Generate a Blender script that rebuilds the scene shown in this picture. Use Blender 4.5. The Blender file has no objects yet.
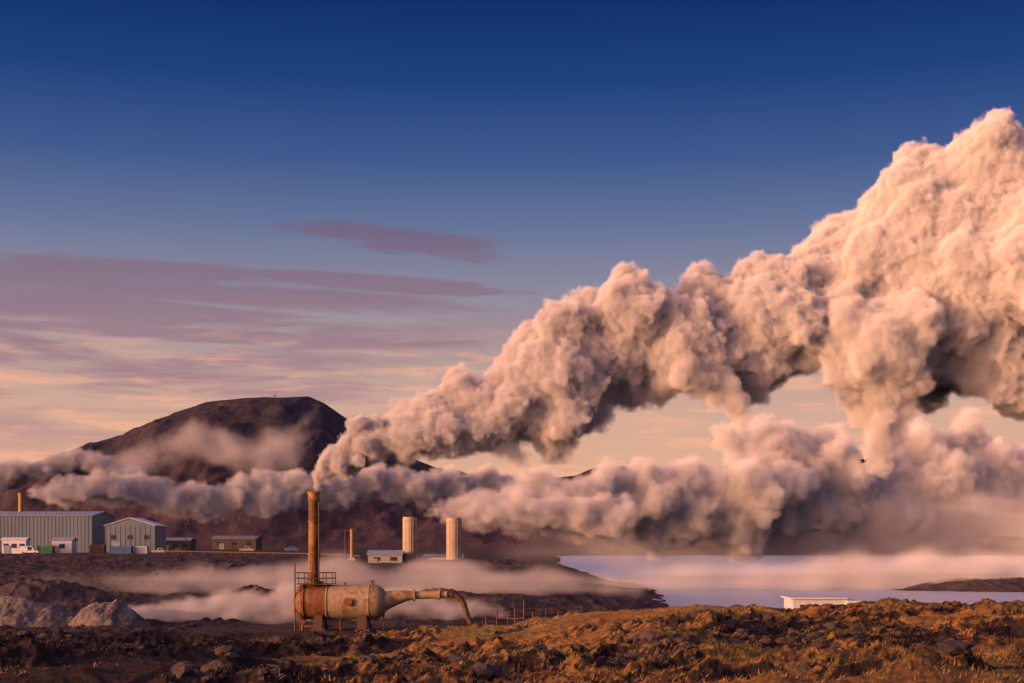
import bpy, bmesh, math, random, time
import numpy as np
from mathutils import Vector, Matrix
T0=time.time()
scene=bpy.context.scene
scene.view_settings.view_transform='Standard'; scene.view_settings.look='None'; scene.view_settings.exposure=0
F=1422.0; HZ=545.0; CZ=10.0
def P(px,py,d): return Vector(((px-512)/F*d, d, CZ+(HZ-py)/F*d))
def srgb(r,g,b):
    f=lambda c:(c/255/12.92) if c/255<=0.04045 else ((c/255+0.055)/1.055)**2.4
    return (f(r),f(g),f(b),1)
# ---------------- camera
cam=bpy.data.cameras.new("camera"); camo=bpy.data.objects.new("camera",cam); scene.collection.objects.link(camo)
camo.location=(0,0,CZ); camo.rotation_euler=(math.radians(90),0,0)
cam.lens=50; cam.sensor_width=36; cam.shift_y=(HZ-341.5)/1024; cam.clip_end=90000; cam.clip_start=0.5
scene.camera=camo
# ---------------- node helpers
class NT:
    def __init__(s,tree): s.t=tree; s.n=tree.nodes; s.l=tree.links
    def new(s,typ,**kw):
        n=s.n.new(typ)
        for k,v in kw.items(): setattr(n,k,v)
        return n
    def link(s,a,b): s.l.new(a,b)
    def setin(s,n,i,v):
        if isinstance(v,bpy.types.NodeSocket): s.link(v,n.inputs[i])
        else: n.inputs[i].default_value=v
    def math(s,op,a,b=0.0,c=0.0,clamp=False):
        n=s.new('ShaderNodeMath',operation=op); n.use_clamp=clamp
        s.setin(n,0,a); s.setin(n,1,b)
        if len(n.inputs)>2: s.setin(n,2,c)
        return n.outputs[0]
    def mr(s,v,a,b,c=0.0,d=1.0,smooth=False):
        n=s.new('ShaderNodeMapRange'); n.clamp=True
        if smooth: n.interpolation_type='SMOOTHSTEP'
        s.setin(n,0,v); n.inputs[1].default_value=a; n.inputs[2].default_value=b; n.inputs[3].default_value=c; n.inputs[4].default_value=d
        return n.outputs[0]
    def mix(s,f,a,b,mode='MIX'):
        n=s.new('ShaderNodeMix',data_type='RGBA',blend_type=mode)
        s.setin(n,0,f); s.setin(n,6,a); s.setin(n,7,b)
        return n.outputs[2]
    def noise(s,vec,scale,detail=4,rough=0.55,dist=0.0):
        n=s.new('ShaderNodeTexNoise'); n.inputs['Scale'].default_value=scale; n.inputs['Detail'].default_value=detail
        n.inputs['Roughness'].default_value=rough; n.inputs['Distortion'].default_value=dist
        if vec is not None: s.link(vec,n.inputs['Vector'])
        return n.outputs['Fac']
    def mapping(s,vec,scale=(1,1,1),loc=(0,0,0)):
        n=s.new('ShaderNodeMapping'); s.link(vec,n.inputs[0]); n.inputs['Scale'].default_value=scale; n.inputs['Location'].default_value=loc
        return n.outputs[0]
    def pos(s): return s.new('ShaderNodeNewGeometry').outputs['Position']
def newmat(name):
    m=bpy.data.materials.new(name); m.use_nodes=True; m.node_tree.nodes.clear()
    nt=NT(m.node_tree); out=nt.new('ShaderNodeOutputMaterial'); return m,nt,out
def principled(nt,out,col,rough=0.7,metal=0.0,bump=None,bstr=0.3,bdist=0.05,spec=0.3):
    b=nt.new('ShaderNodeBsdfPrincipled'); nt.setin(b,'Base Color',col); nt.setin(b,'Roughness',rough); nt.setin(b,'Metallic',metal)
    b.inputs['Specular IOR Level'].default_value=spec
    if bump is not None:
        bn=nt.new('ShaderNodeBump'); bn.inputs['Strength'].default_value=bstr; bn.inputs['Distance'].default_value=bdist
        nt.link(bump,bn.inputs['Height']); nt.link(bn.outputs[0],b.inputs['Normal'])
    nt.link(b.outputs[0],out.inputs['Surface']); return b
def simple(name,c1,c2=None,scale=1.0,rough=0.7,metal=0.0,bstr=0.2,bdist=0.03,stretch=(1,1,1)):
    m,nt,out=newmat(name); c1=tuple(c1)+(1,) if len(c1)==3 else c1
    c2=(tuple(c2)+(1,) if len(c2)==3 else c2) if c2 else tuple(v*0.6 for v in c1[:3])+(1,)
    v=nt.mapping(nt.pos(),stretch); n=nt.noise(v,scale,6,0.65)
    f=nt.mr(n,0.35,0.68)
    principled(nt,out,nt.mix(f,c1,c2),rough,metal,n,bstr,bdist); return m
# ---------------- sun + world
SAZ=math.radians(-116)   # sun azimuth from +Y towards +X (behind-left of the camera)
SEL=math.radians(6)
sd=Vector((math.sin(SAZ)*math.cos(SEL),math.cos(SAZ)*math.cos(SEL),math.sin(SEL)))
sun=bpy.data.lights.new("sun","SUN"); sun.energy=5.0; sun.angle=math.radians(0.6); sun.color=(1.0,0.48,0.23)
so=bpy.data.objects.new("sun",sun); scene.collection.objects.link(so); so.rotation_euler=sd.to_track_quat('Z','Y').to_euler(); so.location=(-50,-50,60)
w=bpy.data.worlds.new("World"); scene.world=w; w.use_nodes=True; w.node_tree.nodes.clear(); nt=NT(w.node_tree)
wo=nt.new('ShaderNodeOutputWorld'); bg=nt.new('ShaderNodeBackground'); nt.link(bg.outputs[0],wo.inputs[0])
tc=nt.new('ShaderNodeTexCoord').outputs['Generated']
sep=nt.new('ShaderNodeSeparateXYZ'); nt.link(tc,sep.inputs[0]); X,Y,Z=sep.outputs
el=nt.math('MULTIPLY',nt.math('ARCSINE',Z),57.2958); az=nt.math('MULTIPLY',nt.math('ARCTAN2',X,Y),57.2958)
rp=nt.new('ShaderNodeValToRGB'); nt.link(nt.mr(el,0,60),rp.inputs[0])
stops=[(0,(206,150,134)),(2.5,(226,172,142)),(5.0,(214,170,148)),(7.5,(182,156,152)),(10,(142,138,156)),(12.5,(102,116,152)),(15,(64,90,142)),(18,(28,64,126)),(21.5,(5,42,100)),(32,(50,66,130)),(60,(160,148,208))]
cr=rp.color_ramp
while len(cr.elements)<len(stops): cr.elements.new(0.5)
for e,(a,c) in zip(cr.elements,stops): e.position=a/60; e.color=srgb(*c)
col=rp.outputs[0]
comb=nt.new('ShaderNodeCombineXYZ'); nt.link(az,comb.inputs[0]); nt.link(el,comb.inputs[1])
cv=comb.outputs[0]
n1=nt.noise(nt.mapping(cv,(0.09,0.85,1)),1.0,6,0.6,0.4)
n2=nt.noise(nt.mapping(cv,(0.22,1.7,1),(3.1,7.7,0)),1.0,6,0.6,0.3)
def ell(a0,e0,ra,re,tilt=0.0,warp=0.8):
    da=nt.math('SUBTRACT',az,a0); de=nt.math('SUBTRACT',nt.math('SUBTRACT',el,e0),nt.math('MULTIPLY',da,tilt))
    q=nt.math('ADD',nt.math('POWER',nt.math('ABSOLUTE',nt.math('DIVIDE',da,ra)),2.0),nt.math('POWER',nt.math('ABSOLUTE',nt.math('DIVIDE',de,re)),2.0))
    q=nt.math('ADD',q,nt.math('MULTIPLY',nt.math('SUBTRACT',n2,0.5),warp*3))
    return nt.mr(q,1.2,0.3,0,1,True)
m=None
for args in [(-4.6,12.1,4.6,0.55,-0.07,1.2),(-2.4,11.8,2.6,0.55,-0.14,1.2),(-14.0,10.6,8.5,0.45,-0.02),(-13.5,9.9,13.5,0.55,-0.04),(-6,10.4,8,0.32,-0.05,1.3),(-17,9.0,10,0.65,-0.02),(-12,8.2,12,0.32,-0.02)]:
    e_=ell(*args); m=e_ if m is None else nt.math('MAXIMUM',m,e_)
m=nt.math('MULTIPLY',m,0.75)
band=nt.math('MULTIPLY',nt.mr(el,2,6,0,1,True),nt.mr(el,11.5,8.8,0,1,True))
side=nt.mr(az,6,-12,0.05,1,True)
m2=nt.math('MULTIPLY',nt.math('MULTIPLY',nt.mr(n1,0.42,0.62,0,1,True),band),nt.math('MULTIPLY',side,0.85))
m=nt.math('MAXIMUM',m,m2)
ccol=nt.mix(nt.mr(el,4,13),srgb(176,134,142),srgb(112,94,122))
col=nt.mix(m,col,ccol)
m3=nt.math('MULTIPLY',nt.math('MULTIPLY',nt.mr(n2,0.5,0.66,0,1,True),nt.mr(el,9.2,6.0,0,1,True)),0.7)
col=nt.mix(m3,col,srgb(244,178,146))
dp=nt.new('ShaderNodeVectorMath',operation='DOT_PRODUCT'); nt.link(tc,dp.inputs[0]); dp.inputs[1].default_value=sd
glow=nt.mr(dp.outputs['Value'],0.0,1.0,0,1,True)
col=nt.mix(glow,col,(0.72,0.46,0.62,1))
fill_glow=nt.math('POWER',nt.mr(dp.outputs['Value'],0.72,1.0,0,1),2.0)
col=nt.mix(fill_glow,col,(17.0,7.4,4.0,1))  # very bright glow around the out-of-frame sun, added to light the steam
sky=nt.new('ShaderNodeTexSky',sky_type='NISHITA'); sky.sun_disc=False; sky.sun_elevation=SEL; sky.sun_rotation=SAZ
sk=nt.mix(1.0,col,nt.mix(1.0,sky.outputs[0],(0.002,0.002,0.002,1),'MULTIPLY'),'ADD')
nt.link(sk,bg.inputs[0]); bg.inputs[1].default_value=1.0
# ---------------- numpy noise
def vnoise(x,y,seed=0):
    xi=np.floor(x).astype(np.int64); yi=np.floor(y).astype(np.int64); fx=x-xi; fy=y-yi
    fx=fx*fx*fx*(fx*(fx*6-15)+10); fy=fy*fy*fy*(fy*(fy*6-15)+10)
    def h(a,b):
        n=(a*374761393+b*668265263+seed*1274126177)&0xffffffff
        n=((n^(n>>13))*1274126177)&0xffffffff
        n=((n^(n>>16))*2246822519)&0xffffffff
        return ((n^(n>>15))&0xffffff)/16777215.0
    a=h(xi,yi);b=h(xi+1,yi);c=h(xi,yi+1);d=h(xi+1,yi+1)
    return (a*(1-fx)+b*fx)*(1-fy)+(c*(1-fx)+d*fx)*fy
def fbm(x,y,oct=5,seed=0,billow=False,gain=0.5):
    s=0;a=1;t=0
    for i in range(oct):
        n=vnoise(x,y,seed+i*17)*2-1
        if billow: n=1-2*np.abs(n)
        s=s+a*n;t+=a;a*=gain
        x,y=(x*1.6+y*1.2)+13.7,(-x*1.2+y*1.6)+5.1
    return s/t
def sstep(a,b,x):
    t=np.clip((x-a)/(b-a),0,1); return t*t*(3-2*t)
UC=np.array([-900,0,150,300,480,600,700,900,1024,2000.])
DC=np.array([0,15,41,70,110,130,142,170,200,270,330,400,500,800,1300,1450,2200,5000,60000.])
ZT=np.array([
[8]*10,
[7.6]*10,
[5.8,5.8,5.8,5.8,5.8,5.9,6.1,6.1,6.1,6.0],
[4.5,4.5,4.4,4.1,4.4,5.1,5.7,5.6,5.7,5.6],
[2.5,2.5,2.3,2.0,2.8,4.4,5.2,5.1,5.2,5.1],
[1.6,1.6,1.5,1.5,1.7,2.8,3.7,3.6,3.8,3.8],
[1.2,1.2,1.3,1.5,1.5,2.0,2.8,2.5,2.5,3],
[1,1,1,1,1.2,1.0,0.8,.5,.5,.5],
[1,1,1,.9,1.3,0.9,-.6,-.8,-.8,-.8],
[2.2,2.3,2.4,2.4,2.4,1.2,-1,-1,-1,-1],
[4.6,4.6,4.4,4.2,3.3,1.0,-1.2,-1.2,-1.2,-1.2],
[6.5,6.5,6.4,6.0,4.4,-.8,-1.2,-1.2,-1.2,-1.2],
[7.5,7.5,7.5,7.4,3.5,-1,-1.2,-1.2,-1.2,-1.2],
[9,9,9,8,2.5,-1,-1.2,-1.2,-1.2,-1.2],
[9,9,9,8,2.5,-1,-1.2,-1.2,-1.2,-1.2],
[9,9,9,8,4,3,2,2,2,2],
[12,12,12,10,8,5,4,4,4,4],
[8]*10,
[5]*10])
def hbase(x,y):
    y=np.maximum(y,1.0); u=np.clip(x/y*F+512,-899,1999); d=np.clip(y,0,59000)
    ui=np.clip(np.searchsorted(UC,u)-1,0,len(UC)-2); di=np.clip(np.searchsorted(DC,d,side='right')-1,0,len(DC)-2)
    a=(u-UC[ui])/(UC[ui+1]-UC[ui]); b=(d-DC[di])/(DC[di+1]-DC[di])
    a=a*a*(3-2*a)*0.6+a*0.4; b=b*b*(3-2*b)*0.4+b*0.6
    z=(ZT[di,ui]*(1-a)+ZT[di,ui+1]*a)*(1-b)+(ZT[di+1,ui]*(1-a)+ZT[di+1,ui+1]*a)*b
    return z-0.85*np.exp(-((x-24)/6.5)**2-((y-112)/28)**4)
def hgt(x,y):
    x=np.asarray(x,float);y=np.asarray(y,float)
    z=hbase(x,y)
    fg=1-sstep(112,128,y)
    mid=sstep(112,128,y)*(1-sstep(420,480,y))
    pad=np.exp(-(((x+13)/20)**4+((y-143)/11)**4))
    big=fbm(x/13,y/11,3,3)
    lava=fbm(x/3.6,y/4.4,6,11,True,0.6)
    pat=sstep(-0.25,0.2,fbm(x/12,y/9,3,29))
    z=z+fg*(0.85*big+ lava*(0.14+0.85*pat))+ fg*0.16*fbm(x/0.8,y/0.8,4,71,True,.6)*(.35+pat)
    z=z+mid*(1-pad)*(0.55*big+0.65*lava)*np.where(z>-0.3,1,0.3)
    z=z+sstep(420,480,y)*0.35*fbm(x/30,y/30,3,5)*(z>0)
    return z
def H(x,y): return float(hgt(np.array([x]),np.array([y]))[0])
def gridmesh(name,Xg,Yg,Zg,mat,attrs={}):
    nr,nc=Xg.shape; me=bpy.data.meshes.new(name); nv=nr*nc
    co=np.stack([Xg,Yg,Zg],-1).reshape(-1,3).astype(np.float32)
    idx=np.arange(nv).reshape(nr,nc); q=np.stack([idx[:-1,:-1],idx[:-1,1:],idx[1:,1:],idx[1:,:-1]],-1).reshape(-1,4)
    me.vertices.add(nv); me.vertices.foreach_set('co',co.ravel())
    me.loops.add(q.size); me.loops.foreach_set('vertex_index',q.ravel().astype(np.int32))
    me.polygons.add(len(q)); me.polygons.foreach_set('loop_start',(np.arange(len(q))*4).astype(np.int32))
    me.update(calc_edges=True); me.polygons.foreach_set('use_smooth',np.ones(len(q),bool))
    for k,v in attrs.items():
        a=me.attributes.new(k,'FLOAT','POINT'); a.data.foreach_set('value',v.ravel().astype(np.float32))
    me.materials.append(mat); ob=bpy.data.objects.new(name,me); scene.collection.objects.link(ob); return ob
# ---------------- ground
def ground_mat():
    m,nt,out=newmat("ground_moss_and_lava")
    p=nt.pos(); at=nt.new('ShaderNodeAttribute',attribute_name='moss').outputs['Fac']
    a2=nt.new('ShaderNodeAttribute',attribute_name='warm').outputs['Fac']
    n0=nt.noise(p,0.09,5,0.6); n1=nt.noise(p,0.35,8,0.65); n2=nt.noise(p,2.5,8,0.7); n3=nt.noise(p,12,4,0.7)
    moss=nt.mix(nt.mr(n0,0.42,0.58),(0.27,0.12,0.032,1),(0.12,0.115,0.034,1))
    moss=nt.mix(nt.mr(n1,0.45,0.6),moss,(0.11,0.068,0.028,1))
    moss=nt.mix(nt.mr(n2,0.48,0.68),moss,(0.34,0.18,0.06,1))
    lava=nt.mix(nt.mr(n2,0.35,0.65),(0.012,0.010,0.010,1),(0.045,0.029,0.024,1))
    soil=nt.mix(nt.mr(n1,0.4,0.6),(0.030,0.026,0.030,1),(0.075,0.052,0.046,1))
    dark=nt.mix(a2,soil,lava)
    f=nt.math('ADD',at,nt.math('MULTIPLY',nt.math('SUBTRACT',n2,0.5),1.3)); f=nt.mr(f,0.38,0.6)
    c=nt.mix(f,dark,moss)
    hgt_=nt.math('ADD',n2,nt.math('MULTIPLY',n3,0.4))
    principled(nt,out,c,0.95,0,hgt_,1.0,0.3,0.1); return m
t1=np.concatenate([np.linspace(-1.6,-0.43,60,endpoint=False),np.linspace(-0.43,0.43,820),np.linspace(0.43,1.6,61)[1:]])
rows=[3.0]
while rows[-1]<60000:
    d=rows[-1]
    st=0.5 if d<30 else 0.17 if d<75 else 0.22 if d<130 else 0.5 if d<200 else 1.6 if d<420 else d*0.012 if d<2000 else d*0.06
    rows.append(d+st)
rows=np.array(rows); Yg,Tg=np.meshgrid(rows,t1,indexing='ij'); Xg=Yg*Tg
Zg=hgt(Xg,Yg)
pat=sstep(-0.25,0.2,fbm(Xg/12,Yg/9,3,29)); lava=fbm(Xg/3.6,Yg/4.4,6,11,True,0.6)
U=Tg*F+512
moss=(1-sstep(112,135,Yg))*np.clip(1.0-0.78*pat+0.7*lava*pat,0,1)*(0.15+0.85*sstep(120,480,U))  # moss cover; its thinning to the left also paints in that side's shade
gz=np.gradient(Zg,axis=0)/np.maximum(np.gradient(Yg,axis=0),1e-3)
moss=np.clip(moss-0.5*np.clip(np.abs(gz)-0.3,0,1),0,1)
gridmesh("ground",Xg,Yg,Zg,ground_mat(),{'moss':moss,'warm':1-sstep(115,150,Yg)*0.8})
def lake_mat():
    m,nt,out=newmat("milky_water"); p=nt.pos(); n=nt.noise(nt.mapping(p,(0.6,0.15,1)),1.0,5,0.6)
    principled(nt,out,(0.30,0.36,0.44,1),0.3,0,n,0.3,0.2,0.35); return m
lx=np.linspace(-260,900,30); ly=np.linspace(185,1440,30); LY,LX=np.meshgrid(ly,lx,indexing='ij')
gridmesh("lake",LX,LY,np.zeros_like(LX),lake_mat())
def mound(name,px0,px1,d,ytop,depth,mat,seed,rough=0.35,pow_=2.0):
    x0,x1=(px0-512)/F*d,(px1-512)/F*d; cx=(x0+x1)/2; rx=(x1-x0)/2
    h=CZ+(HZ-ytop)/F*d
    n=260; gx=np.linspace(-1.25,1.25,n); gy=np.linspace(-1.25,1.25,120); GY,GX=np.meshgrid(gy,gx,indexing='ij')
    XX=cx+GX*rx; YY=d+GY*depth; r=np.sqrt(np.abs(GX)**pow_+np.abs(GY)**2)
    base=hbase(XX,YY)
    k=fbm(XX/(rx*0.35),YY/(rx*0.35),5,seed)
    s=1-sstep(0.15,1.0+0*r,r+0.25*k)
    Z=base-0.8+(h-base+0.8)*s*(1+rough*0.5*k)+s*rough*fbm(XX/2.5,YY/2.5,5,seed+5,True)
    return gridmesh(name,XX,YY,Z,mat)
gravel=simple("grey_gravel",(0.15,0.13,0.12),(0.045,0.038,0.036),0.8,0.95,0,1.0,0.6)
scoria=simple("brown_scoria",(0.11,0.052,0.03),(0.03,0.02,0.016),0.5,0.95,0,1.0,0.4)
darkl=simple("dark_lava",(0.055,0.040,0.036),(0.018,0.014,0.014),0.25,0.95,0,1.0,0.6)
mound("gravel_mound",-90,120,152,601,8,gravel,41,.6)
mound("gravel_mound",50,170,149,604,6,gravel,42,.6)
mound("lava_mound",120,240,166,602,6,darkl,43,.7)
mound("lava_mound",190,320,172,589,9,scoria,47,.6)
mound("lava_mound",-60,150,215,582,12,darkl,67,.6)
mound("lava_mound",360,520,205,592,10,scoria,71,.6)
mound("lava_mound",100,330,285,566,16,darkl,73,.6)
mound("lava_mound",810,1200,320,578,26,darkl,53,0.5)
mound("lava_mound",350,680,262,584,18,darkl,59,0.5)
mound("lava_mound",300,660,370,561,18,darkl,61,0.5)
# hill
hp=[(-900,515),(-400,498),(-120,490),(20,474),(60,466),(110,449),(150,431),(195,410),(225,402),(250,399),(312,397),(326,403),(352,421),(395,450),(440,468),(520,482),(575,474),(592,467),(618,466),(640,484),(720,520),(900,540)]
hx=np.array([(a-512)/F*2500 for a,b in hp]); hz=np.array([CZ+(HZ-b)/F*2500 for a,b in hp])
gx=np.linspace(hx[0],hx[-1],800); gy=np.linspace(1500,3600,240); GY,GX=np.meshgrid(gy,gx,indexing='ij')
prof=np.interp(GX,hx,hz); v=(GY-2500)/np.where(GY<2500,950,1100); cs=1-sstep(0.0,1,np.abs(v))
gul=fbm(GX/120,GY/260,6,83,True); gul2=fbm(GX/30,GY/60,5,84)
Zh=(prof*cs)+ (gul*22+gul2*9)*np.clip((np.abs(v)-.06)*3,0.05,1)*np.clip(cs*3,0,1)-3
hm,nt,out=newmat("volcanic_hillside"); p=nt.pos()
sp=nt.new('ShaderNodeSeparateXYZ'); nt.link(p,sp.inputs[0])
n1=nt.noise(nt.mapping(p,(1,0.6,1)),0.012,9,0.7); n2=nt.noise(p,0.05,8,0.7)
c=nt.mix(nt.mr(n1,0.42,0.6),(0.034,0.032,0.043,1),(0.060,0.043,0.050,1))  # dark hill rock; the purple lean puts distance haze into the base colour
c=nt.mix(nt.mr(n2,0.5,0.72),c,(0.024,0.023,0.034,1)); lowf=nt.mr(sp.outputs[2],150,30)
c=nt.mix(nt.math('MULTIPLY',lowf,0.45),c,(0.080,0.050,0.050,1))
principled(nt,out,c,0.95,0,n2,0.8,12,0.05)
gridmesh("hill",GX,GY,Zh,hm)
# ---------------- mesh part helpers
def empty(name,loc=(0,0,0)):
    e=bpy.data.objects.new(name,None); scene.collection.objects.link(e); e.location=loc; e.empty_display_size=0.5; return e
def part(name,parent,bm,mat,smooth=False):
    me=bpy.data.meshes.new(name); bmesh.ops.recalc_face_normals(bm,faces=bm.faces); bm.to_mesh(me); bm.free()
    if smooth:
        for f in me.polygons: f.use_smooth=True
        try: me.set_sharp_from_angle(angle=math.radians(35))
        except Exception: pass
    me.materials.append(mat); ob=bpy.data.objects.new(name,me); scene.collection.objects.link(ob)
    if parent: 
        ob.parent=parent; ob.matrix_parent_inverse=Matrix.Translation(-Vector(parent.location))
    return ob
def box(bm,x0,x1,y0,y1,z0,z1):
    r=bmesh.ops.create_cube(bm,size=1); M=Matrix.Translation(((x0+x1)/2,(y0+y1)/2,(z0+z1)/2))@Matrix.Diagonal((x1-x0,y1-y0,z1-z0,1))
    bmesh.ops.transform(bm,matrix=M,verts=r['verts'])
def cyl(bm,a,b,r1,r2=None,seg=20):
    a=Vector(a);b=Vector(b); r2=r1 if r2 is None else r2; d=b-a
    r=bmesh.ops.create_cone(bm,cap_ends=True,segments=seg,radius1=r1,radius2=r2,depth=d.length)
    M=Matrix.Translation((a+b)/2)@d.to_track_quat('Z','Y').to_matrix().to_4x4()
    bmesh.ops.transform(bm,matrix=M,verts=r['verts'])
def lathe(bm,prof,org,axis,seg=48):
    org=Vector(org); q=Vector(axis).to_track_quat('Z','Y'); rings=[]
    for t,r,*off in prof:
        o=Vector(off[0]) if off else Vector((0,0,0))
        rings.append([bm.verts.new(org+o+q@Vector((r*math.cos(2*math.pi*i/seg),r*math.sin(2*math.pi*i/seg),t))) for i in range(seg)])
    for a,b in zip(rings,rings[1:]):
        for i in range(seg): bm.faces.new((a[i],a[(i+1)%seg],b[(i+1)%seg],b[i]))
    bm.faces.new(rings[0]); bm.faces.new(rings[-1][::-1])
def tube(bm,pts,r,seg=12):
    pts=[Vector(p) for p in pts]; rings=[]
    for i,p in enumerate(pts):
        t=(pts[min(i+1,len(pts)-1)]-pts[max(i-1,0)]).normalized(); q=t.to_track_quat('Z','Y')
        rings.append([bm.verts.new(p+q@Vector((r*math.cos(2*math.pi*k/seg),r*math.sin(2*math.pi*k/seg),0))) for k in range(seg)])
    for a,b in zip(rings,rings[1:]):
        for i in range(seg): bm.faces.new((a[i],a[(i+1)%seg],b[(i+1)%seg],b[i]))
    bm.faces.new(rings[0]); bm.faces.new(rings[-1][::-1])
def bez(pts,n=8):
    out=[]; P_=[Vector(p) for p in pts]; P_=[2*P_[0]-P_[1]]+P_+[2*P_[-1]-P_[-2]]
    for i in range(1,len(P_)-2):
        for k in range(n):
            t=k/n; a,b,c,d=P_[i-1:i+3]
            out.append(0.5*((2*b)+(c-a)*t+(2*a-5*b+4*c-d)*t*t+(3*b-a-3*c+d)*t**3))
    out.append(P_[-2]); return out
def rust_mat(name,paint,rust,amount,dark=(0.03,0.02,0.015),sc=0.9):
    m,nt,out=newmat(name); p=nt.pos()
    n1=nt.noise(p,sc,8,0.7,0.3); n2=nt.noise(nt.mapping(p,(2.5,2.5,0.35)),1.2,6,0.7); n3=nt.noise(p,6,6,0.7)
    c=nt.mix(nt.mr(n1,0.62-amount*0.35,0.72-amount*0.3),paint+(1,),rust+(1,))
    c=nt.mix(nt.mr(n2,0.5,0.72,0,0.75),c,tuple(v*0.55 for v in rust)+(1,))
    c=nt.mix(nt.mr(n3,0.58,0.75,0,0.5),c,dark+(1,))
    principled(nt,out,c,0.7,0.0,nt.math('ADD',n1,n3),0.35,0.03,0.3); return m
rustA=rust_mat("rusty_steel",(0.20,0.11,0.05),(0.14,0.05,0.02),0.7)
tanP=rust_mat("weathered_tan_paint",(0.27,0.21,0.125),(0.17,0.08,0.035),0.3)
stackm=rust_mat("rusty_yellow_stack",(0.26,0.14,0.035),(0.09,0.034,0.013),0.55,sc=.5)
darkst=simple("dark_steel",(0.05,0.035,0.028),(0.10,0.05,0.03),3,0.6)
darkrust=simple("dark_rusty_pipe",(0.05,0.028,0.018),(0.09,0.042,0.022),3,0.6)
yel=simple("yellow_sulphur_metal",(0.28,0.17,0.055),(0.17,0.08,0.03),2,0.6)
# ---------------- steam separator
D=142.0
def X_(px,d=D): return (px-512)/F*d
gz0=1.45
sepo=empty("steam_separator_tank",(X_(340),D,gz0))
zc=P(0,602,D).z; R=1.72
bm=bmesh.new(); xl=X_(294)
lathe(bm,[(0,0.05),(0.03,0.6),(0.15,1.1),(0.4,1.5),(0.75,R-0.04),(0.9,R),(0.92,R+.1),(1.15,R+.1),(1.17,R),(3.3,R)],(xl,D,zc),(1,0,0)); part("rusty_end_shell",sepo,bm,rustA,True)
bm=bmesh.new(); x2=xl+3.3; L=X_(384)-x2
lathe(bm,[(0,R+0.003),(0.02,R+.06),(0.14,R+.06),(0.16,R),(L-1.5,R),(L-1.48,R+.05),(L-1.38,R+.05),(L-1.36,R),(L-.6,R-.03),(L-.2,R-.25),(L+.15,R-.65)],(x2,D,zc),(1,0,0)); part("main_shell",sepo,bm,tanP,True)
bm=bmesh.new(); xr=x2+L
lathe(bm,[(0.12,R-.67,(0,0,0)),(0.35,0.95,(0,0,.15)),(1.0,0.80,(0,0,.35)),(2.2,0.55,(0,0,.6)),(2.9,0.44,(0,0,.68)),(2.92,0.62,(0,0,.68)),(3.12,.62,(0,0,.68)),(3.14,.40,(0,0,.68)),(5.4,.38,(0,0,.72)),(5.42,.56,(0,0,.72)),(5.6,.56,(0,0,.72)),(5.62,.36,(0,0,.72)),(6.3,.36,(0,0,.74))],(xr,D,zc),(1,0,0)); part("outlet_cone",sepo,bm,tanP,True)
bm=bmesh.new(); zz=zc+.74
pts=bez([(xr+6.2,D,zz),(xr+7.0,D,zz-.05),(xr+7.7,D-.1,zz-.5),(xr+8.1,D-.2,zz-1.3),(xr+8.35,D-.3,zz-2.2),(xr+8.8,D-.4,zz-2.95),(xr+9.6,D-.4,zz-3.3),(xr+10.6,D-.4,gz0+.2)])
tube(bm,pts,0.27,14); part("drain_hose",sepo,bm,darkrust,True)
bm=bmesh.new()
for k in (6,14,22,30,38,46): 
    if k<len(pts)-1: 
        t=(pts[k+1]-pts[k]).normalized(); cyl(bm,pts[k]-t*.06,pts[k]+t*.06,.34,seg=16)
part("hose_clamps",sepo,bm,darkst)
bm=bmesh.new()
for px in (320,364):
    x=X_(px)
    box(bm,x-.38,x+.38,D-1.3,D+1.3,gz0-.6,zc-R*.72); box(bm,x-.7,x+.7,D-1.6,D+1.6,gz0-.6,gz0+.22)
    for s in (-1,1):
        v=[bm.verts.new((x+s*.383,D+yy,zv)) for yy,zv in((-1.2,gz0+.2),(1.2,gz0+.2),(1.2,zc-1.2),(-1.2,zc-1.2))]
        v2=[bm.verts.new((x+s*.62,D+yy,gz0+.22)) for yy in(-1.2,1.2)]
        bm.faces.new((v[0],v[3],v2[0])); bm.faces.new((v[1],v2[1],v[2]))
part("saddles",sepo,bm,darkst)
bm=bmesh.new(); cyl(bm,(X_(341),D-.3,zc-R+.1),(X_(341),D-.3,gz0-.3),.16); cyl(bm,(X_(303),D-.3,zc-R+.25),(X_(303),D-.3,gz0-.2),.12)
cyl(bm,(X_(384),D-.2,zc-1.0),(X_(384),D-.2,gz0-.2),.10); cyl(bm,(X_(341),D-.3,gz0+.45),(X_(303),D-.3,gz0+.45),.1)
cyl(bm,(X_(303),D-.5,gz0+.9),(X_(303),D-.1,gz0+.9),.3); part("drain_pipes",sepo,bm,rustA,True)
bm=bmesh.new(); cyl(bm,(X_(350),D-R+.1,zc+.1),(X_(350),D-R-.18,zc+.1),.34,seg=24); cyl(bm,(X_(350),D-R-.18,zc+.1),(X_(350),D-R-.26,zc+.1),.42,seg=24)
cyl(bm,(X_(372),D,zc+R-.1),(X_(372),D,zc+R+.35),.14); cyl(bm,(X_(372),D,zc+R+.35),(X_(372),D,zc+R+.43),.24)
cyl(bm,(X_(345),D,zc+R-.1),(X_(345),D,zc+R+.25),.1)
part("nozzles",sepo,bm,rustA,True)
xc=X_(314); zt=P(0,492,D).z; zb=zc+R-.15
bm=bmesh.new()
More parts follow.
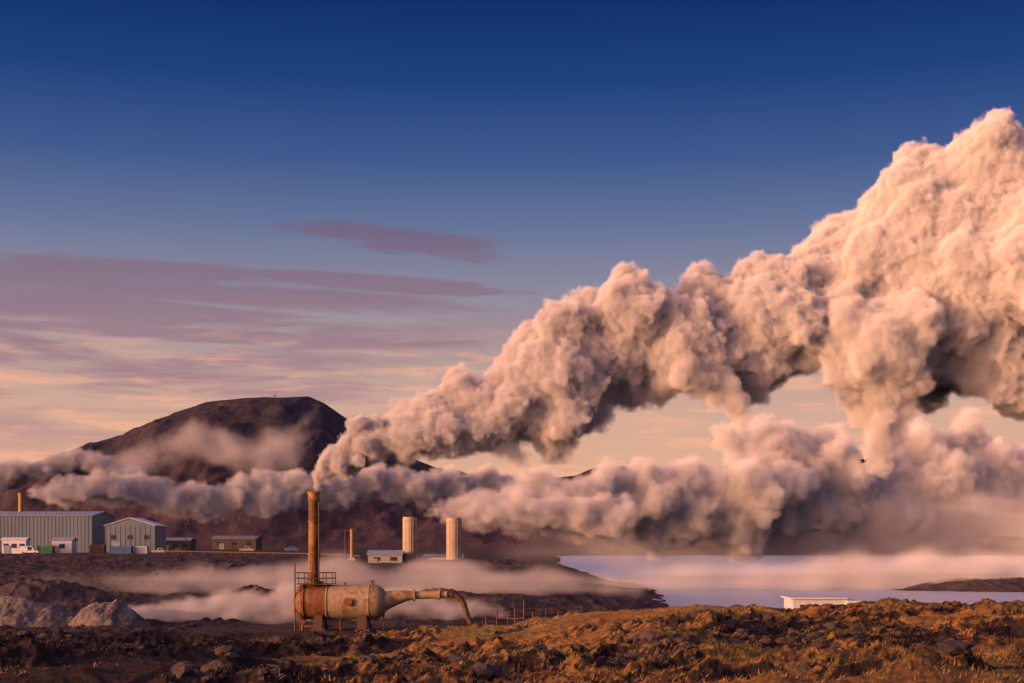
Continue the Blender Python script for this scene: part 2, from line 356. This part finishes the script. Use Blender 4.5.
lathe(bm,[(0,.95),(.3,.9),(.32,1.0),(.5,1.0),(.52,.62),(.9,.56),(3.1,.55),(3.12,.63),(3.25,.63),(3.27,.55),(6.4,.54),(6.42,.62),(6.55,.62),(6.57,.54),(zt-zb-.9,.54),(zt-zb-.88,.66),(zt-zb-.72,.66),(zt-zb-.7,.56),(zt-zb-.15,.58),(zt-zb-.13,.68),(zt-zb,.68),(zt-zb-.001,.5),(zt-zb-1.2,.48)],(xc,D,zb),(0,0,1),40); part("chimney",sepo,bm,stackm,True)
bm=bmesh.new(); cyl(bm,(xc+.56,D-.5,zb+.5),(xc+.56,D-.5,zt-1),.07,seg=8)
for s in(-.2,.2): cyl(bm,(xc-.1+s,D-.72,zb+.4),(xc-.1+s,D-.72,zt-.8),.03,seg=6)
z=zb+.5
while z<zt-.9: cyl(bm,(xc-.3,D-.72,z),(xc+.1,D-.72,z),.02,seg=6); z+=.3
part("ladder",sepo,bm,darkst)
bm=bmesh.new(); pz=zc+R+.06
box(bm,X_(297),X_(334),D-1.35,D+1.1,pz,pz+.07)
xs=[X_(297)+i*(X_(334)-X_(297))/4 for i in range(5)]
for yy in(D-1.32,D+1.07):
    for x in xs: cyl(bm,(x,yy,pz),(x,yy,pz+1.15),.045,seg=6)
    for zz_ in(.6,1.15): cyl(bm,(xs[0],yy,pz+zz_),(xs[-1],yy,pz+zz_),.04,seg=6)
for x in(xs[0],xs[-1]):
    for zz_ in(.6,1.15): cyl(bm,(x,D-1.32,pz+zz_),(x,D+1.07,pz+zz_),.04,seg=6)
cyl(bm,(xs[0],D-1.34,gz0-.2),(xs[0],D-1.34,pz+2.1),.07,seg=8); cyl(bm,(xs[0]+.5,D-1.34,gz0-.2),(xs[0]+.5,D-1.34,pz),.05,seg=8)
z=gz0+.2
while z<pz: cyl(bm,(xs[0],D-1.34,z),(xs[0]+.5,D-1.34,z),.025,seg=6); z+=.3
part("platform_railing",sepo,bm,darkst)
fe=empty("pipe_fence",(X_(515),136,1.3)); bm=bmesh.new(); f0=[]
for px,dd,hh in((486,134,1.6),(497,136,2.0),(508,135,1.5),(515,134,2.3),(524,133,3.0),(533,134,1.8),(546,136,1.7),(558,137,1.6)):
    x=X_(px,dd); g=H(x,dd); cyl(bm,(x,dd,g-.4),(x,dd,g+hh),.07,seg=8); f0.append((x,dd,g))
part("posts",fe,bm,darkst); bm=bmesh.new()
for a,b in zip(f0,f0[1:]):
    for k in(.6,1.3): cyl(bm,(a[0],a[1],a[2]+k),(b[0],b[1],b[2]+k),.045,seg=6)
part("rails",fe,bm,darkrust)
# ---------------- silencer towers
conc=simple("pale_concrete",(0.34,0.28,0.21),(0.23,0.185,0.14),0.5,0.85,0,0.3,0.05,(1,1,.3))
white=simple("white_painted_metal",(0.50,0.53,0.58),(0.38,0.40,0.43),0.5,0.6)
grey=simple("grey_roofing",(0.20,0.23,0.27),(0.14,0.16,0.19),0.3,0.6)
glass=simple("dark_window_glass",(0.03,0.04,0.05),(0.02,0.02,0.03),1,0.15)
for px,yt,dd,wpx in((410,517,395,7.2),(454,518,392,7.6)):
    x=X_(px,dd); g=H(x,dd); zt2=P(0,yt,dd).z; r=wpx*dd/F
    tw=empty("steam_silencer_tower",(x,dd,g)); bm=bmesh.new()
    lathe(bm,[(-2,r),(zt2-g-1.0,r*.97),(zt2-g-.98,r*1.05),(zt2-g-.6,r*1.05),(zt2-g-.58,r*.98),(zt2-g,r*.98),(zt2-g-.01,r*.85),(zt2-g-3,r*.8)],(x,dd,g),(0,0,1),40); part("shell",tw,bm,conc,True)
    bm=bmesh.new()
    for k in(.25,.5,.75): lathe(bm,[(0,r*.985),(0.01,r*1.03),(.25,r*1.03),(.26,r*.985)],(x,dd,g+(zt2-g)*k),(0,0,1),40)
    for a in range(8): cyl(bm,(x+r*1.0*math.cos(a*.785+.2),dd+r*1.0*math.sin(a*.785+.2),g-1),(x+r*.99*math.cos(a*.785+.2),dd+r*.99*math.sin(a*.785+.2),zt2-1),.09,seg=6)
    part("hoops_and_ribs",tw,bm,conc,True)
    bm=bmesh.new(); cyl(bm,(x+r*.5,dd-r*.95,g),(x+r*.5,dd-r*.95,zt2-.5),.1,seg=6); cyl(bm,(x-r-.1,dd,g+1.6),(x-r-5,dd,g+1.6),.45,seg=14); cyl(bm,(x-r-5,dd,g+1.6),(x-r-5,dd,g-1),.45,seg=14)
    part("inlet_pipe_and_ladder",tw,bm,tanP,True)
def building(name,px0,px1,dd,ytop,yeave,depth,wall,roof,wins=0,door=True,ribs=0,gable='x'):
    x0,x1=X_(px0,dd),X_(px1,dd); g=min(H(x0,dd),H(x1,dd)); ze=P(0,yeave,dd).z; zr=P(0,ytop,dd).z
    e=empty(name,((x0+x1)/2,dd,g)); bm=bmesh.new(); y0,y1=dd,dd+depth; ym=(y0+y1)/2; xm=(x0+x1)/2
    box(bm,x0,x1,y0,y1,g-2,ze)
    if gable=='y':
        a=[bm.verts.new(v) for v in((x0,y0,ze),(x1,y0,ze),(xm,y0,zr-.12))]; b=[bm.verts.new(v) for v in((x0,y1,ze),(x1,y1,ze),(xm,y1,zr-.12))]
        bm.faces.new(a); bm.faces.new(b)
    else:
        a=[bm.verts.new(v) for v in((x0,y0,ze),(x0,y1,ze),(x0,ym,zr-.12))]; b=[bm.verts.new(v) for v in((x1,y0,ze),(x1,y1,ze),(x1,ym,zr-.12))]
        bm.faces.new(a); bm.faces.new(b)
    part("walls",e,bm,wall); bm=bmesh.new(); o=.35; th=.22
    def slab(p):
        vs=[bm.verts.new(v) for v in p]+[bm.verts.new((v[0],v[1],v[2]+th)) for v in p]
        for f in((0,1,2,3),(4,5,6,7),(0,1,5,4),(1,2,6,5),(2,3,7,6),(3,0,4,7)): bm.faces.new([vs[i] for i in f])
    if gable=='y':
        slab(((x0-o,y0-o,ze+.02),(xm,y0-o,zr),(xm,y1+o,zr),(x0-o,y1+o,ze+.02))); slab(((x1+o,y0-o,ze+.02),(xm,y0-o,zr),(xm,y1+o,zr),(x1+o,y1+o,ze+.02)))
    else:
        slab(((x0-o,y0-o,ze+.02),(x1+o,y0-o,ze+.02),(x1+o,ym,zr),(x0-o,ym,zr))); slab(((x0-o,y1+o,ze+.02),(x1+o,y1+o,ze+.02),(x1+o,ym,zr),(x0-o,ym,zr)))
    part("roof",e,bm,roof)
    if ribs:
        bm=bmesh.new(); n=int((x1-x0)/ribs)
        for i in range(n+1):
            x=x0+.1+i*(x1-x0-.2)/n; box(bm,x-.09,x+.09,y0-.1,y0-.002,g-1.5,ze-.05)
        part("cladding_ribs",e,bm,wall)
    if wins:
        bm=bmesh.new()
        for i in range(wins):
            x=x0+(i+.5)*(x1-x0)/wins; ww=min(.9,(x1-x0)/wins*.3); zm=g+(ze-g)*.58; hh=min(.7,(ze-g)*.2); box(bm,x-ww,x+ww,y0-.13,y0-.105 if ribs else y0-.003,zm-hh,zm+hh)
        part("windows",e,bm,glass)
    if door:
        bm=bmesh.new(); x=x0+(x1-x0)*.22; dh=min(4.0,(ze-g)*.6); box(bm,x-dh*.4,x+dh*.4,y0-.16,y0-.11,g-.5,g+dh); part("door",e,bm,grey)
    return e
metalb=simple("blue_grey_corrugated_metal",(0.11,0.155,0.195),(0.085,0.115,0.145),0.15,0.5,0.2,.2,.05,(1,1,.2))
cream=simple("cream_cladding",(0.28,0.27,0.26),(0.18,0.175,0.175),0.2,0.7)
brown=simple("dark_brown_cladding",(0.07,0.052,0.048),(0.045,0.036,0.034),0.3,0.7)
blue=simple("blue_painted_steel",(0.05,0.14,0.34),(0.045,0.09,0.2),0.5,0.5)
green=simple("green_painted_steel",(0.035,0.18,0.09),(0.025,0.10,0.05),0.5,0.5)
building("industrial_hall",-110,92,505,511,516,30,metalb,grey,0,True,1.3)
building("steam_plant_building",105,155,500,518,526,16,metalb,white,3,True,1.6,'y')
building("shed",52,72,480,538,541,5,white,grey,1)
building("site_cabin",2,26,470,538,540,4,white,white,3)
building("shed",160,190,560,538,541,10,brown,grey,3)
building("warehouse",212,256,640,536,539,16,brown,grey,3)
building("pump_house",368,402,388,551,555,6,cream,grey,2)
building("pump_house",424,462,398,555,558,6,cream,grey,2)
def container(px0,px1,dd,h,mat):
    x0,x1=X_(px0,dd),X_(px1,dd); g=H((x0+x1)/2,dd)-.1; e=empty("shipping_container",((x0+x1)/2,dd,g)); bm=bmesh.new()
    box(bm,x0,x1,dd,dd+2.5,g,g+h); n=int((x1-x0)/.35)
    for i in range(n): x=x0+.15+i*(x1-x0-.3)/max(n-1,1); box(bm,x-.07,x+.07,dd-.05,dd-.002,g+.15,g+h-.15)
    part("corrugated_body",e,bm,mat); bm=bmesh.new()
    for x in(x0,x1):
        for yy in(dd,dd+2.5): box(bm,x-.09,x+.09,yy-.09,yy+.09,g-.3,g+h+.03)
    part("corner_posts",e,bm,darkst)
container(38,52,472,2.6,green); container(110,131,478,2.7,blue); container(134,147,480,2.6,white); container(90,104,482,3,darkst)
def truck(px,dd,mat,L_=5.2,H_=1.9,van=False):
    x=X_(px,dd); g=H(x,dd); e=empty("parked_pickup" if not van else "parked_van",(x,dd,g)); bm=bmesh.new()
    pr=[(-L_/2,.45),(L_/2,.45),(L_/2,1.0),(L_*.28,1.1),(L_*.16,H_),(-L_*.48 if van else -L_*.12,H_),(-L_*.5 if van else -L_*.16,1.15),(-L_/2,1.12)]
    a=[bm.verts.new((x+u,dd-.9,g+v)) for u,v in pr]; b=[bm.verts.new((x+u,dd+.9,g+v)) for u,v in pr]
    bm.faces.new(a); bm.faces.new(b[::-1]); n=len(pr)
    for i in range(n): bm.faces.new((a[i],a[(i+1)%n],b[(i+1)%n],b[i]))
    part("body",e,bm,mat); bm=bmesh.new()
    for u in(-L_*.32,L_*.32):
        for s in(-.92,.72): cyl(bm,(x+u,dd+s,g+.36),(x+u,dd+s+.2,g+.36),.37,seg=14)
    part("wheels",e,bm,darkst); bm=bmesh.new(); box(bm,x-L_*.08,x+L_*.15,dd-.93,dd-.905,g+1.2,g+H_-.2); part("windows",e,bm,glass)
truck(30,465,white,6,2.6,True); truck(160,470,cream); truck(178,476,darkst); truck(247,500,cream); truck(292,510,blue)
for px,dd,yt in((186,505,524),(232,560,520),(256,540,528),(300,560,522),(345,470,530)):
    x=X_(px,dd); g=H(x,dd); e=empty("light_pole",(x,dd,g)); bm=bmesh.new(); zt3=P(0,yt,dd).z; cyl(bm,(x,dd,g-1),(x,dd,zt3),.16,.1,8); part("pole",e,bm,darkst)
    bm=bmesh.new(); box(bm,x-.1,x+1.3,dd-.12,dd+.12,zt3,zt3+.12); part("arm",e,bm,darkst)
for px,dd,yt,r in((21,520,493,1.0),(352,398,529,.55)):
    x=X_(px,dd); g=H(x,dd); e=empty("vent_stack",(x,dd,g)); bm=bmesh.new(); zt3=P(0,yt,dd).z-g
    lathe(bm,[(-1,r),(zt3-.8,r*.9),(zt3-.78,r*1.15),(zt3-.5,r*1.15),(zt3-.48,r*.9),(zt3,r*.95)],(x,dd,g),(0,0,1),20); part("pipe",e,bm,yel,True)
    bm=bmesh.new(); box(bm,x-r*1.6,x+r*1.6,dd-r*1.6,dd+r*1.6,g-1,g+.8); part("plinth",e,bm,conc)
for (pa,da,pb,db) in((165,440,360,410),):
    xa,xb=X_(pa,da),X_(pb,db); e=empty("steam_pipeline",(xa,da,H(xa,da))); bm=bmesh.new(); bm2=bmesh.new(); n=14; prev=None
    for i in range(n+1):
        t=i/n; x=xa+(xb-xa)*t; y=da+(db-da)*t; g=float(hbase(np.array([x]),np.array([y]))[0]); q=Vector((x,y,g+1.3))
        box(bm2,x-.12,x+.12,y-.3,y+.3,g-1,g+1.3)
        if prev: cyl(bm,prev,q,.2,seg=12)
        prev=q
    part("pipe",e,bm,darkrust,True); part("supports",e,bm2,darkst)
dd=150; x0,x1=X_(793,dd),X_(846,dd); e=empty("white_field_cabin",(x0,dd,2)); g=1.2; zt4=P(0,599,dd).z
bm=bmesh.new(); box(bm,x0,x1,dd,dd+5,g,zt4); box(bm,x1+.003,X_(860,dd),dd-.6,dd+4.4,g,zt4-.15); part("walls",e,bm,white)
bm=bmesh.new(); box(bm,x0-.3,x1+.1,dd-.3,dd+5.3,zt4+.004,zt4+.16); part("roof_slab",e,bm,white)
bm=bmesh.new(); box(bm,X_(848,dd),X_(855,dd),dd-.63,dd-.603,zt4-.9,zt4-.4); box(bm,X_(800,dd),X_(806,dd),dd-.03,dd-.003,zt4-1.3,zt4-.6); part("windows",e,bm,glass)
x=X_(275,2500); e=empty("radio_mast",(x,2500,262)); bm=bmesh.new(); cyl(bm,(x,2500,255),(x,2500,277),.9,.5,8); box(bm,x-2.5,x+2.5,2499,2501,272,273); part("mast",e,bm,darkst)
b0=P(863,462,120); e=empty("flying_bird",b0); bm=bmesh.new()
lathe(bm,[(-.28,.01),(-.2,.05),(0,.08),(.14,.06),(.2,.045),(.27,.05),(.33,.02),(.38,.005)],b0,(.95,-.1,.3),12); part("body",e,bm,darkst,True); bm=bmesh.new()
for s in(-1,1):
    q=[b0+Vector(v) for v in((.12,s*.03,.03),(-.1,s*.03,.02),(-.22,s*.35,.18),(-.30,s*.62,.10),(-.12,s*.42,.24),(.04,s*.3,.20))]
    bm.faces.new([bm.verts.new(v) for v in q])
q=[b0+Vector(v) for v in((-.22,.03,-.05),(-.22,-.03,-.05),(-.42,-.08,-.12),(-.42,.08,-.12))]; bm.faces.new([bm.verts.new(v) for v in q]); part("wings_and_tail",e,bm,darkst)
# ---------------- rocks and grass
rng=np.random.default_rng(5)
def ico(sub):
    bm=bmesh.new(); bmesh.ops.create_icosphere(bm,subdivisions=sub,radius=1); v=np.array([x.co[:] for x in bm.verts]); f=np.array([[q.index for q in p.verts] for p in bm.faces]); bm.free(); return v,f
def trimesh(name,V,Fc,mat,smooth=True):
    me=bpy.data.meshes.new(name); me.vertices.add(len(V)); me.vertices.foreach_set('co',V.astype(np.float32).ravel())
    me.loops.add(Fc.size); me.loops.foreach_set('vertex_index',Fc.astype(np.int32).ravel()); me.polygons.add(len(Fc)); me.polygons.foreach_set('loop_start',(np.arange(len(Fc))*Fc.shape[1]).astype(np.int32))
    me.update(calc_edges=True); me.polygons.foreach_set('use_smooth',np.full(len(Fc),smooth)); 
    if mat: me.materials.append(mat)
    ob=bpy.data.objects.new(name,me); scene.collection.objects.link(ob); return ob
iv,if_=ico(2)
N=9000; dd=rng.uniform(28,175,N); uu=rng.uniform(-100,1124,N); xx=(uu-512)/F*dd
pt=fbm(xx/12,dd/9,3,29)+.5*fbm(xx/4,dd/4,3,91); keep=(pt>.28); xx,dd=xx[keep],dd[keep]; zz_=hgt(xx,dd); n=len(xx)
s=rng.lognormal(-1.9,.6,n).clip(.05,.45)
Vs=[];
for i in range(n):
    v=iv*(1+.45*(rng.random(len(iv))[:,None]-.5)); v=v*s[i]*np.array([rng.uniform(.7,1.4),rng.uniform(.7,1.4),rng.uniform(.4,.8)]); a=rng.uniform(0,6.28); c_,s_=math.cos(a),math.sin(a)
    v=np.stack([v[:,0]*c_-v[:,1]*s_,v[:,0]*s_+v[:,1]*c_,v[:,2]],1)+np.array([xx[i],dd[i],zz_[i]]); Vs.append(v)
trimesh("lava_rocks",np.concatenate(Vs),np.concatenate([if_+i*len(iv) for i in range(n)]),darkl,False)
N=30000; dd=28+ (118-28)*rng.random(N)**.8; uu=rng.uniform(-80,1110,N); xx=(uu-512)/F*dd
g_=fbm(xx/5,dd/4,4,77)+.4*sstep(100,600,uu)-.2; k=g_>rng.uniform(-.3,.5,N); xx,dd=xx[k],dd[k]; zz_=hgt(xx,dd); n=len(xx); B=6
bx=np.repeat(xx,B)+rng.normal(0,.09,n*B); by=np.repeat(dd,B)+rng.normal(0,.09,n*B); bz=np.repeat(zz_,B)-.03
h_=rng.uniform(.05,.17,n*B); a=rng.uniform(0,3.14,n*B); wv=.02; lean=rng.normal(0,.08,(n*B,2))+np.array([.05,0])
V=np.empty((n*B,3,3)); V[:,0]=np.stack([bx-wv*np.cos(a),by-wv*np.sin(a),bz],1); V[:,1]=np.stack([bx+wv*np.cos(a),by+wv*np.sin(a),bz],1); V[:,2]=np.stack([bx+lean[:,0],by+lean[:,1],bz+h_],1)
gm=simple("dry_grass",(0.22,0.13,0.045),(0.11,0.09,0.03),0.4,0.8)
trimesh("grass",V.reshape(-1,3),np.arange(n*B*3).reshape(-1,3),gm,False)
# ---------------- STEAM (true volumes)
def blobs(path,seed,flat=1.0,n2=8,n3=4):
    rg=np.random.default_rng(seed); out=[]
    path=np.array(path,float); pts=[]
    for a,b in zip(path[:-1],path[1:]):
        L_=np.linalg.norm(b[:3]-a[:3]); rr=(a[3]+b[3])/2; m_=max(1,int(round(L_/(rr*.5))))
        for k in range(m_): pts.append(a+(b-a)*k/m_)
    pts.append(path[-1])
    def rdir():
        v=rg.normal(size=3); return v/np.linalg.norm(v)
    S=np.array([1,1,flat])
    for p in pts:
        r=p[3]; c=p[:3]+rdir()*r*.12; out.append((*c,r*.62))
        for k in range(n2):
            d1=rdir(); r2=r*rg.uniform(.28,.52); c2=c+d1*(r*rg.uniform(.88,1.16)-r2)*S; out.append((*c2,r2))
            for l in range(n3):
                d2=rdir()*.8+d1*.6; d2/=np.linalg.norm(d2); r3=r2*rg.uniform(.35,.55); out.append((*(c2+d2*r2*.82),r3))
    return np.array(out)
def blobmesh(name,B_,mat,minr,sub1,sub2):
    big=B_[:,3]>minr*4
    Vl=[];Fl=[];off=0
    for sel,(sv,sf) in ((big,sub2),(~big&(B_[:,3]>minr),sub1)):
        b=B_[sel]
        if len(b)==0: continue
        Vl.append((sv[None]*b[:,3,None,None]+b[:,None,:3]).reshape(-1,3)); Fl.append((sf[None]+(np.arange(len(b))*len(sv))[:,None,None]).reshape(-1,3)+off); off+=len(b)*len(sv)
    return trimesh(name,np.concatenate(Vl),np.concatenate(Fl),mat)
i1=ico(1); i2=ico(2)
def steam_vol_mat(name,dens,nscale,amt,lo,hi,col=(1,1,1),aniso=-.42,detail=3,edge=.15,stretch=None):
    m,nt,out=newmat(name); p=nt.pos(); vi=nt.new('ShaderNodeVolumeInfo').outputs['Density']
    if stretch: p=nt.mapping(p,stretch)
    n=nt.noise(p,nscale,detail,.6)
    a=nt.math('SUBTRACT',vi,nt.math('MULTIPLY',n,amt)); a=nt.mr(a,lo,hi); a=nt.math('MULTIPLY',a,dens)
    a=nt.math('MULTIPLY',a,nt.mr(vi,0.0,edge))
    v=nt.new('ShaderNodeVolumeScatter'); v.inputs['Color'].default_value=col+(1,); nt.link(a,v.inputs['Density']); v.inputs['Anisotropy'].default_value=aniso
    nt.link(v.outputs[0],out.inputs['Volume']); return m
def plume(name,path,seed,volmat,voxel,band,disp=(),flat=1.0,n2=8,n3=4):
    e=empty(name,path[0][:3]); B_=blobs(path,seed,flat,n2,n3)
    ob=blobmesh("vapour",B_,volmat,voxel*.6,i1,i2)
    md=ob.modifiers.new("merge","REMESH"); md.mode='VOXEL'; md.voxel_size=voxel; md.use_smooth_shade=True
    for s_,k_ in disp:
        tx=bpy.data.textures.new("billow",'VORONOI'); tx.noise_scale=s_; tx.weight_1=1.0
        md=ob.modifiers.new("billow","DISPLACE"); md.texture=tx; md.texture_coords='LOCAL'; md.strength=k_; md.mid_level=.5
    ng=bpy.data.node_groups.new("mesh_to_steam","GeometryNodeTree"); ng.interface.new_socket("Geometry",in_out='INPUT',socket_type='NodeSocketGeometry'); ng.interface.new_socket("Geometry",in_out='OUTPUT',socket_type='NodeSocketGeometry')
    gi=ng.nodes.new('NodeGroupInput'); go=ng.nodes.new('NodeGroupOutput'); mv=ng.nodes.new('GeometryNodeMeshToVolume'); mv.resolution_mode='VOXEL_SIZE'
    mv.inputs['Voxel Size'].default_value=voxel; mv.inputs['Interior Band Width'].default_value=band; mv.inputs['Density'].default_value=1.0
    sm=ng.nodes.new('GeometryNodeSetMaterial'); sm.inputs['Material'].default_value=volmat
    ng.links.new(gi.outputs[0],mv.inputs['Mesh']); ng.links.new(mv.outputs[0],sm.inputs[0]); ng.links.new(sm.outputs[0],go.inputs[0])
    ob.modifiers.new("steam","NODES").node_group=ng
    ob.parent=e; ob.matrix_parent_inverse=Matrix.Translation(-Vector(e.location))
    return e
def W(lst,d,dy=0.0):
    out=[]
    for i,(a,b,r) in enumerate(lst):
        q=P(a,b,d); out.append((q.x,q.y+dy*(a-lst[0][0])/100.0,q.z,r*d/F))
    return out
vn=steam_vol_mat("steam_fresh",4.0,1.6,1.2,-.35,.1)
vm=steam_vol_mat("steam_vapour",2.6,.7,1.5,-.42,.08)
plume("steam_plume",W([(314,489,5),(318,479,11),(328,467,18),(342,456,23),(358,448,26),(372,442,28)],142,1.5),3,vn,.25,.55)
MAIN=[(350,452,25),(380,438,36),(412,422,44),(446,414,48),(480,410,56),(515,404,64),(550,388,70),(585,363,76),(620,345,78),(660,334,80),(700,324,78),(745,318,80),(790,305,78),(832,306,70),(868,294,84),(905,277,108),(945,256,134),(985,250,150),(1030,246,160),(1090,235,168),(1170,225,172)]
plume("steam_plume",W(MAIN,142,1.5),7,vm,.55,1.8,((1.8,-.35),),n2=9,n3=5)
vw=steam_vol_mat("steam_wisp",1.6,.6,1.5,-.45,.3,detail=2)
plume("steam_plume",W([(690,365,44),(715,392,34),(735,415,24),(745,432,14)],144,0),8,vw,.55,1.4)
plume("steam_plume",W([(490,430,36),(510,450,26),(528,466,16)],144,0),9,vw,.55,1.5)
plume("steam_plume",W([(880,330,70),(881,385,52),(881,420,38),(881,450,27),(880,472,18)],144,0),10,vw,.55,1.6)
vm2=steam_vol_mat("steam_vapour_distant",.38,.24,1.4,-.5,.3,detail=2)
LOW=[(411,515,6),(425,514,11),(450,508,21),(485,503,32),(520,500,40),(565,498,46),(610,496,52),(660,496,60),(710,493,66),(760,484,74),(800,478,80),(850,484,76),(900,482,84),(950,478,86),(1000,478,88),(1060,476,90),(1130,474,90)]
plume("tower_steam_plume",W(LOW,398,14),21,vm2,1.6,5.0,((5,-1.0),),n2=9,n3=5)
plume("tower_steam_plume",W([(455,515,6),(468,511,12),(495,508,18),(530,507,22),(570,510,26),(620,515,28)],392,3),22,vm2,1.1,3.0)
LEFT=[(22,492,6),(35,494,13),(60,490,22),(95,487,25),(130,490,26),(170,494,26),(210,497,28),(250,492,29),(290,486,30),(330,482,30),(370,480,28),(420,478,28),(480,478,30),(540,485,22)]
vm3=steam_vol_mat("steam_vapour_plant",.45,.16,1.4,-.5,.2,detail=2)
plume("plant_steam_plume",W(LEFT,600,20),31,vm3,2.0,5)
plume("plant_steam_plume",W([(-60,480,22),(-10,474,22),(20,468,17),(60,460,18),(95,460,15),(130,474,14)],650,10),32,vm3,2.0,5)
vthin=steam_vol_mat("thin_vapour",.06,.045,1.9,-.8,.2,edge=.4)
vbank=steam_vol_mat("steam_bank",.07,.045,1.3,-.6,.4,detail=2,edge=.6,stretch=(.7,.7,1.3))
vmist2=steam_vol_mat("shore_mist",.22,.06,1.6,-.75,.3,detail=2,edge=.7,stretch=(.5,.5,1.2))
vpool=steam_vol_mat("pool_steam",1.5,.34,1.6,-.75,.2,edge=.6,stretch=(.7,.7,1.1))
vpool2=steam_vol_mat("field_mist",.30,.12,1.7,-.72,.25,detail=2,edge=.6,stretch=(.5,.5,1.1))
plume("hill_vapour",W([(110,476,20),(150,455,27),(190,436,26),(225,446,28),(270,458,32),(300,432,24),(324,408,15)],900,0),41,vthin,4,12)
plume("lake_mist",W([(470,550,14),(540,548,28),(620,545,42),(720,540,52),(820,538,58),(920,538,62),(1040,540,64),(1130,540,64)],460,0),42,vbank,5,11,n3=2)
plume("lake_mist",W([(520,592,14),(620,586,26),(740,582,34),(840,578,38),(940,574,42),(1050,574,44)],320,0),45,vmist2,2.6,5,n3=2)
plume("pool_steam",W([(70,624,12),(130,618,18),(170,614,24),(215,612,28),(260,608,29),(310,606,26),(360,604,24),(410,604,22),(460,608,18),(510,614,14)],161,0),43,vpool,.8,1.6)
plume("field_mist",W([(20,583,16),(120,585,20),(200,582,27),(300,576,32),(400,578,34),(480,582,30),(560,584,27),(640,588,20)],232,0),44,vpool2,1.8,2.8)
